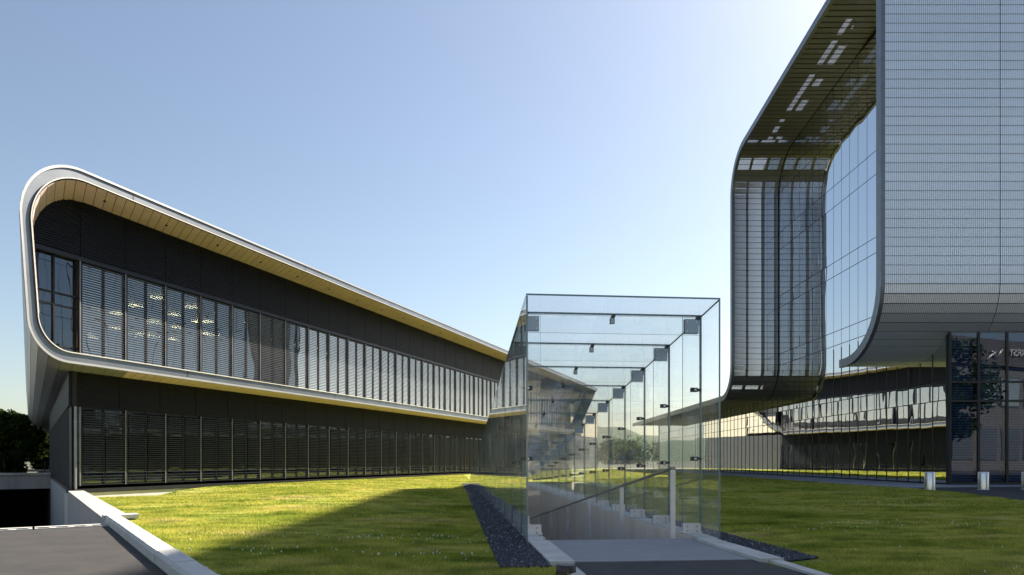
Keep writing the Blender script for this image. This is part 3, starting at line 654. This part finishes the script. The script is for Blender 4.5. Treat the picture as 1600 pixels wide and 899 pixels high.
for i, a in enumerate(joints[1:-1]):
    rz = roofz(a)
    if rz < .75: continue
    for side in (0, 1):
        b0, b1 = (.03,.285) if side == 0 else (W-.285,W-.03)
        mb = MB(); mb.hexa([TP(a-.012,b0,.06), TP(a-.012,b1,.06), TP(a-.012,b1,rz-.01), TP(a-.012,b0,rz-.01)][::-1], [TP(a+.012,b0,.06), TP(a+.012,b1,.06), TP(a+.012,b1,rz-.01), TP(a+.012,b0,rz-.01)][::-1], 0, 1)
        fin = build(mb, 'fin', [M['gt'], M['gedge']], GT)
        mb = MB(); bolt_plate(mb, a, (b0+b1)/2, rz-.145, .21); build(mb, 'connector_plate', [M['plate'], M['satin']], fin)
        mb = MB(); mb.box(TP(a-.06,b0-.02,.048), RT*.30, T*.12, Z*.018, 0); mb.box(TP(a-.030,b0-.005,.066), RT*.27, T*.016, Z*.12, 0); mb.box(TP(a+.014,b0-.005,.066), RT*.27, T*.016, Z*.12, 0)
        for q_ in (.06,.20): mb.lathe(TP(a-.045,b0+q_,.066), [(.014,0),(.014,.02)], 8, 1); mb.box(TP(a-.038,b0+q_-.012,.13), RT*.024, T*.008, Z*.024, 1)
        build(mb, 'base_shoe', [M['satin'], M['plate']], fin)
        for fz in (.34,.66):
            if rz < 1.2 and fz > .5: continue
            zc = .06+(rz-.06)*fz; mb = MB(); bs_ = b1 if side else b0
            s_ = -1 if side else 1
            mb.box(TP(a-.034,bs_+s_*.09-.045 if side==0 else bs_-.13,zc-.03), RT*.09, T*.068, Z*.06, 0); mb.box(TP(a-.02,bs_-(.04 if side else 0.02),zc-.018), RT*.06, T*.1, Z*.036, 0); mb.box(TP(a-.04,bs_+s_*.075-.015,zc-.015), RT*.03, T*.006, Z*.03, 1)
            build(mb, 'glass_clip', [M['clip'], M['satin']], fin)
    mb = MB(); mb.hexa([TP(a-.012,.03,rz-.27), TP(a-.012,W-.03,rz-.27), TP(a-.012,W-.03,rz-.012), TP(a-.012,.03,rz-.012)][::-1], [TP(a+.012,.03,rz-.27), TP(a+.012,W-.03,rz-.27), TP(a+.012,W-.03,rz-.012), TP(a+.012,.03,rz-.012)][::-1], 0, 1)
    beam = build(mb, 'roof_beam', [M['gt'], M['gedge']], GT)
    for b in (.07, W/2, W-.07):
        mb = MB(); mb.box(TP(a-.032,b-.032,rz-.125), RT*.064, T*.064, Z*.075, 0)
        p0 = TP(a-.045,b-.026,rz-.05); mb.hexa([p0, p0+RT*.052, p0+RT*.052+T*.09, p0+T*.09], [p0+RT*.02+Z*.05, p0+RT*.072+Z*.05, p0+RT*.072+T*.09+Z*.05, p0+RT*.02+T*.09+Z*.05], 1)
        build(mb, 'roof_clip', [M['plate'], M['clip']], beam)
# ramp inside the tunnel
mb = MB(); mb.box(TP(.29,.30,-.32), RT*(W-.64), T*45-Z*45*.127, Z*.30); tag(build(mb, 'ramp', M['slab']), 'smooth concrete ramp descending inside the glass tunnel', 'ramp', kind='structure')
for side, lb in ((0, 'concrete ramp wall below the left glass wall of the tunnel'), (1, 'concrete ramp wall of upright panels below the right glass wall of the tunnel')):
    rwt = thing('ramp_wall', TP(5, .15 if side == 0 else W-.15), lb, 'wall')
    b0, b1 = (.03,.245) if side == 0 else (W-.245-.04,W-.03)
    mb = MB(); mb.box(TP(.005,b0,-6.2), RT*(b1-b0), T*24.0, Z*6.25); mb.box(TP(24.005,b0,-6.2), RT*(b1-b0), T*21, Z*6.15); build(mb, 'wall_core', M['concrete'], rwt)
    for k in range(62):
        a0 = .29+k*.7135; mb = MB(); bb = b1+.002 if side == 0 else b0-.056
        mb.box(TP(a0,bb,-6), RT*.054, T*.692, Z*(6.035 if k < 33 else 5.9)); build(mb, 'concrete_panel', M['panel_conc'], rwt)
mb = MB(); mb.box(TP(24.0,.25,-.02), RT*(W-.5), T*22, Z*-.35); mb.box(TP(45,.0,-6.2), RT*W, T*.2, Z*6.0); mb.box(TP(24.02,.02,.006), RT*(W-.04), T*.5, Z*.03, 1); tag(build(mb, 'ramp_roof_slab', [M['concrete'], M['asphalt2']]), 'slab covering the ramp where the glass roof meets the lawn', 'slab', kind='structure')
# handrail
hr = thing('handrail', TP(.4, W-.55), 'slim handrail on flat steel posts descending inside the tunnel', 'handrail')
b_r = W-.52
for k in range(6):
    a = .44+2.854*k; z0 = -.127*(a-.29)
    mb = MB(); mb.box(TP(a-.012,b_r-.035,z0-.03), RT*.07, T*.024, Z*1.02); build(mb, 'post', M['satin'], hr)
mb = MB(); mb.hexa([TP(.40,b_r-.03,.985), TP(.40,b_r+.03,.985), TP(19,b_r+.03,.985-.127*18.6), TP(19,b_r-.03,.985-.127*18.6)], [TP(.40,b_r-.03,1.015), TP(.40,b_r+.03,1.015), TP(19,b_r+.03,1.015-.127*18.6), TP(19,b_r-.03,1.015-.127*18.6)]); build(mb, 'rail', M['post'], hr)

# ------------------------------------------------------------------ bollards
BL = [((15.55,25.4,0), 'steel bollard at the lawn edge, leftmost of the row'), ((17.75,25.7,0), 'steel bollard in the middle of the row before the dark glazing'), ((19.55,25.9,0), 'steel bollard cut by the right picture edge')]
b_me = c_me = None
for p, lb in BL:
    t = thing('bollard', p, lb, 'bollard', 'steel bollards before the glass building')
    if b_me is None:
        mb = MB(); mb.lathe((0,0,0), [(.178,.0),(.178,.65),(.172,.665),(.150,.668)], 32); b_me = mb.mesh('cylinder_body', M['steel'])
        mb = MB(); mb.lathe((0,0,.668), [(.148,.0),(.148,.008),(.02,.012)], 32); c_me = mb.mesh('cap', M['satin'])
        mb = MB(); mb.lathe((0,0,.0), [(.196,.006),(.196,.020),(.180,.024)], 32); d_me = mb.mesh('base_ring', M['satin'])
    for nm, me in (('body', b_me), ('cap', c_me), ('base_ring', d_me)): put(nm, me, t, Matrix.Translation(Vector(p)))
p = Vector((.396,5.0,0)); t = thing('bollard_light', p, 'low black cylindrical bollard light beside the path', 'bollard light')
mb = MB(); mb.lathe(p, [(.073,0),(.073,.235)], 28); build(mb, 'body', M['black'], t)
mb = MB(); mb.lathe(p+Z*.235, [(.045,0),(.045,.05)], 20); build(mb, 'lens', M['satin'], t)
mb = MB(); mb.lathe(p+Z*.285, [(.073,0),(.073,.048),(.068,.054),(.01,.055)], 28); build(mb, 'cap', M['black'], t)
mb = MB(); mb.box(p+Vector((-.073,-.0,.235)), (.085,0,0), (0,.06,0), (0,0,.05)); mb.box(p+Vector((-.066,-.05,.235)), (.07,0,0), (0,.05,0), (0,0,.05)); build(mb, 'shade', M['black'], t)

# ------------------------------------------------------------------ trees, hill
def tree(p, h, cr, label, nl=9000, ls=.16, group=None, seed=0, vc=.6, vr=.33):
    r_ = np.random.default_rng(seed); p = Vector(p); t = thing('tree', p, label, 'tree', group)
    mb = MB(); mb.tube([p-Z*.2, p+Z*h*.25+V(.1,0,0), p+Z*h*.5, p+Z*h*.85+V(-.2,.1,0)], [h*.03,h*.022,h*.015,h*.004], 8)
    for k in range(9):
        a = k*2.4; z = h*(.25+.05*k); d = V(math.cos(a), math.sin(a), .55)*cr*(.9-.04*k); q = p+Z*z
        mb.tube([q, q+d*.5, q+d+Z*.25], [h*.012,h*.007,h*.003], 5)
    build(mb, 'trunk', M['bark'], t)
    nb = 40; cen = r_.normal(0,1,(nb,3)); cen /= np.linalg.norm(cen,axis=1)[:,None]; cen *= (r_.random(nb)**.45)[:,None]*np.array([cr*.8,cr*.8,h*vr]); cen[:,2] += h*vc; cen[:,2] = np.maximum(cen[:,2], .5)
    w = r_.integers(0,nb,nl); br = r_.uniform(.18,.34,nb)*cr*1.25
    d = r_.normal(0,1,(nl,3)); d /= np.linalg.norm(d,axis=1)[:,None]; q = cen[w]+d*(br[w]*(r_.random(nl)**.4))[:,None]
    u = r_.normal(0,1,(nl,3)); u /= np.linalg.norm(u,axis=1)[:,None]; x = np.cross(u, r_.normal(0,1,(nl,3))); x /= np.linalg.norm(x,axis=1)[:,None]
    s = (ls*r_.uniform(.6,1.3,nl))[:,None]
    vt = np.stack([q-u*s, q+x*s*.5, q+u*s, q-x*s*.5],1).reshape(-1,3); F = np.arange(nl*4).reshape(-1,4)
    stuff(put('crown', fast_mesh('crown', vt, F, M['leaf']), t, Matrix.Translation(p)))
tr = [((-48.0,60,-.2),6.6,3.0,'dark tree cut by the left picture edge'),((-46.2,63,-.2),6.0,2.4,'dark tree between the left picture edge and the curved cladding'),((-60.2,80,-.2),7.4,3.2,'dark tree just left of the curved cladding'),((-57.6,84,-.2),7.6,3.0,'dark tree framed by the rear curve of the ribbon'),((-64.5,84,-.2),7.8,3.4,'rearmost dark tree at the far left'),((-54.6,86,-.2),7.4,2.8,'dark tree tucked behind the rear of the ribbon')]
for i, (p_, h_, c_, lb) in enumerate(tr): tree(p_, h_, c_, lb, 16000, .2, 'dark trees left of the office building', i, .47, .5)
mb = MB()
for k in range(26): mb.box((-66+k*1.0+random.uniform(-.1,.1), 78, 0), (.98,0,0), (0,1.2+random.random()*.6,0), (0,0,2.0+random.random()*.8))
tr2 = [((14,190,0),7,7.5,'far green tree seen through the glass tunnel, left one'),((32,200,0),8,9,'far green tree seen through the glass tunnel, middle one'),((50,210,0),7,9,'far green tree seen through the glass tunnel, right one')]
for i, (p_, h_, c_, lb) in enumerate(tr2): tree(p_, h_, c_, lb, 7000, .4, 'far trees beyond the buildings', 20+i, .42, .45)
tree((36.5,3.5,0), 12, 4.2, 'tree that shows only as a reflection in the front glazing', 9000, .22, None, 40)
m, n, l, b = newmat('wooded_hill'); g = N(n, 'ShaderNodeNewGeometry'); t_ = noise(n, l, .12, 6, .7, vec=g.outputs['Position']); r = ramp(n, l, t_.outputs[0], [(.3,(.05,.075,.045)),(.7,(.10,.13,.08))]); l.new(r.outputs[0], b.inputs['Base Color']); b.inputs['Roughness'].default_value = 1; bump(n, l, b, t_.outputs[0], 1, 2.5)
hm = MB(); nx, ny = 120, 10
for j in range(ny):
    for i in range(nx):
        x = -700+i*1400/(nx-1); y = 430+j*30; s = math.sin(j/(ny-1)*math.pi*.75)
        hm.v.append((x, y, -1+s*(20+9*math.sin(x*.011+1)+5*math.sin(x*.031)+1.6*math.sin(x*.33+j)+random.uniform(-1.2,1.2))))
for j in range(ny-1):
    for i in range(nx-1): k = j*nx+i; hm.f.append((k,k+1,k+nx+1,k+nx)); hm.m.append(0); hm.sm.append(True)
tag(build(hm, 'hill', m), 'low wooded hills on the horizon', 'hill', kind='structure')

# ------------------------------------------------------------------ mirrored sign building, and a cream one invented for its reflections
SB = thing('sign_building', (50,-14,0), 'pale building with lettering, seen only mirrored in the front glazing', 'building')
ux = Vector((.93,-.37,0)).normalized(); uy = Vector((-ux.y,ux.x,0)); S0 = Vector((36,-8,0))
def SBp(a, b, z): return S0+ux*a+uy*b+Z*z
mb = MB(); mb.box(SBp(0,-12,0), ux*46, uy*12, Z*11.8); build(mb, 'wall', plain('grey_render', (.12,.115,.11), .8), SB)
mb = MB(); mb.box(SBp(-.4,-12.2,11.8), ux*47, uy*12.6, Z*2.9); build(mb, 'sign_band', plain('brown_band', (.07,.06,.055), .6), SB)
for k in range(11):
    mb = MB(); mb.box(SBp(1+4*k,.002,7.2), ux*3.2, uy*.08, Z*3.4); o = build(mb, 'window', M['trim'], SB)
    mb = MB(); mb.box(SBp(1.15+4*k,.083,7.35), ux*2.9, uy*.02, Z*3.1); build(mb, 'pane', M['gr'], o)
    mb = MB(); mb.box(SBp(1+4*k,.002,1.2), ux*3.2, uy*.08, Z*3.6); o = build(mb, 'window', M['trim'], SB)
def letters(txt, a, z, size):
    cu = bpy.data.curves.new('lettering', 'FONT'); cu.body = txt; cu.size = size; cu.extrude = .06
    o = bpy.data.objects.new('tmp', cu); COL.objects.link(o); dg = bpy.context.evaluated_depsgraph_get(); me = bpy.data.meshes.new_from_object(o.evaluated_get(dg)); bpy.data.objects.remove(o)
    me.materials.clear(); me.materials.append(M['lip'])
    # text x runs right as seen by somebody facing the wall from its front
    org = SBp(a, .52, z); mw = Matrix(((-ux.x,0,uy.x,org.x),(-ux.y,0,uy.y,org.y),(0,1,0,org.z),(0,0,0,1))); put('lettering', me, SB, mw)
letters('RRSY', 24.3, 13.0, 1.1)
mb = MB()
for a0, a1, z0, z1 in ((17.8,19.3,12.2,13.3),(18.6,19.4,13.4,12.6),(19.5,20.5,12.7,13.7)): mb.tube([SBp(a0,.55,z0), SBp((a0+a1)/2,.55,(z0+z1)/2+.1), SBp(a1,.55,z1)], [.05,.14,.05], 6)
build(mb, 'winged_mark', M['lip'], SB)
CB = thing('cream_reflection_block', (-12,-48,0), 'long cream building added behind the viewer only to give pale reflections in glass', 'building')  # invented block, added so the tunnel glass picks up cream reflections
mb = MB(); mb.abox(-48,24,-60,-48,0,10); build(mb, 'wall', M['cream'], CB)
for k in range(17):
    for z in (1.2, 5.6):
        mb = MB(); mb.abox(-46+4.1*k,-43.6+4.1*k,-47.98,-47.9,z,z+2.4); build(mb, 'window', M['trim'], CB)
mb = MB(); mb.abox(-49,25,-61,-47.4,10,10.6); build(mb, 'roof', M['clad'], CB)

# ------------------------------------------------------------------ grass
def in_lawn(x, y):
    e = (x-K0.x)*E.x+(y-K0.y)*E.y; p = (x-K0.x)*P.x+(y-K0.y)*P.y
    ok = (p > np.where(e > E_DRAIN+.3, .48, .26))
    a = (x-O.x)*T.x+(y-O.y)*T.y; b = (x-O.x)*RT.x+(y-O.y)*RT.y
    ok &= ~((a > -2.06) & (a < 23.0) & (b > -.50+.005*a) & (b < W+.40)); ok &= ~((a <= -1.9) & (b > .1) & (b < W-.08))
    ok &= ~((a >= 23) & (a < 46.6) & (b > .2) & (b < W-.2))
    nw = (x-C.x)*NL.x+(y-C.y)*NL.y; tl = (x-C.x)*DL.x+(y-C.y)*DL.y; ok &= ~((nw < .16) & (tl > -.1)); ok &= ~((nw < -.0) & (tl > -1))
    fcx = np.interp(y, [-12,12,16.5,20.2,24.3,27.4,95], [12.8,12.8,13.3,14.4,15.5,15.6,15.6]); ok &= x < fcx-.02
    return ok
parts_v = []
def scatter(x0, x1, y0, y1, dens, h, w):
    n = int((x1-x0)*(y1-y0)*dens); x = rng.uniform(x0,x1,n); y = rng.uniform(y0,y1,n)
    k = (np.abs(x/np.maximum(y,.1)) < .80) & in_lawn(x, y); x, y = x[k], y[k]; n = len(x)
    d0, d1 = x-DIP.x, y-DIP.y; e = d0*DL.x+d1*DL.y; p = d0*NL.x+d1*NL.y
    z = -.80*np.exp(-(e/2.6)**2-(p/1.9)**2)+.16*np.exp(-((x+5.5)/3.2)**2-((y-21)/7)**2)
    hh = h*rng.uniform(.5,1.25,n)*(1+.5*np.sin(x*1.7+y*.6)*np.sin(y*.9-x*.4)); a = rng.random(n)*6.283; ww = w*rng.uniform(.6,1.3,n)*.5
    lx = rng.normal(0,.45,n)*hh; ly = rng.normal(0,.45,n)*hh
    A = np.stack([x-np.cos(a)*ww, y-np.sin(a)*ww, z-.005], -1); B = np.stack([x+np.cos(a)*ww, y+np.sin(a)*ww, z-.005], -1); Cc = np.stack([x+lx, y+ly, z+hh], -1)
    parts_v.append(np.stack([A,B,Cc],1).reshape(-1,3))
scatter(-7, 7.5, 5.2, 9.5, 5200, .032, .007)
scatter(-10, 11, 9.5, 15, 2400, .032, .011)
scatter(-16, 16, 15, 25, 850, .034, .020)
scatter(-14, 16, 25, 45, 260, .036, .040)
scatter(-6, 16, 45, 75, 90, .04, .08)
gv = np.concatenate(parts_v); go = put('grass', fast_mesh('grass', gv, np.arange(len(gv)).reshape(-1,3), M['blade']))
tag(go, 'short green and yellow grass blades covering the lawn', 'grass', kind='stuff')
# clover flowers in patches
fv = []; ff = []
pat = [(-1.4,9.3,.9,110),(-2.7,8.0,.8,60),(-.8,7.6,.6,60),(-3.6,9.6,.9,40),(-1.9,13,1.4,60),(5.3,8.3,.8,10),(6.2,11.5,1.1,90),(9.8,17,1.6,110),(4.6,10.5,.8,30),(12.2,20.5,1.4,60),(-4,7,.7,20),(3.6,15,1.5,30),(5.5,6.6,.6,30)]
oc = np.array([(1,0,0),(-1,0,0),(0,1,0),(0,-1,0),(0,0,1),(0,0,-1)]); of = [(0,2,4),(2,1,4),(1,3,4),(3,0,4),(2,0,5),(1,2,5),(3,1,5),(0,3,5)]
for cx, cyy, s, n_ in pat:
    for _ in range(n_//2):
        x, y = rng.normal(cx, s*.75), rng.normal(cyy, s*.28)
        if not in_lawn(np.array([x]), np.array([y]))[0]: continue
        k = len(fv); r_ = rng.uniform(.005,.010); fv += [tuple(q*r_+np.array((x,y,rng.uniform(.04,.075)))) for q in oc]; ff += [tuple(k+i for i in f) for f in of]
tag(put('clover_flowers', fast_mesh('clover_flowers', np.array(fv), np.array(ff), M['clover'])), 'small white clover flowers scattered in patches over the lawn', 'flowers', kind='stuff')
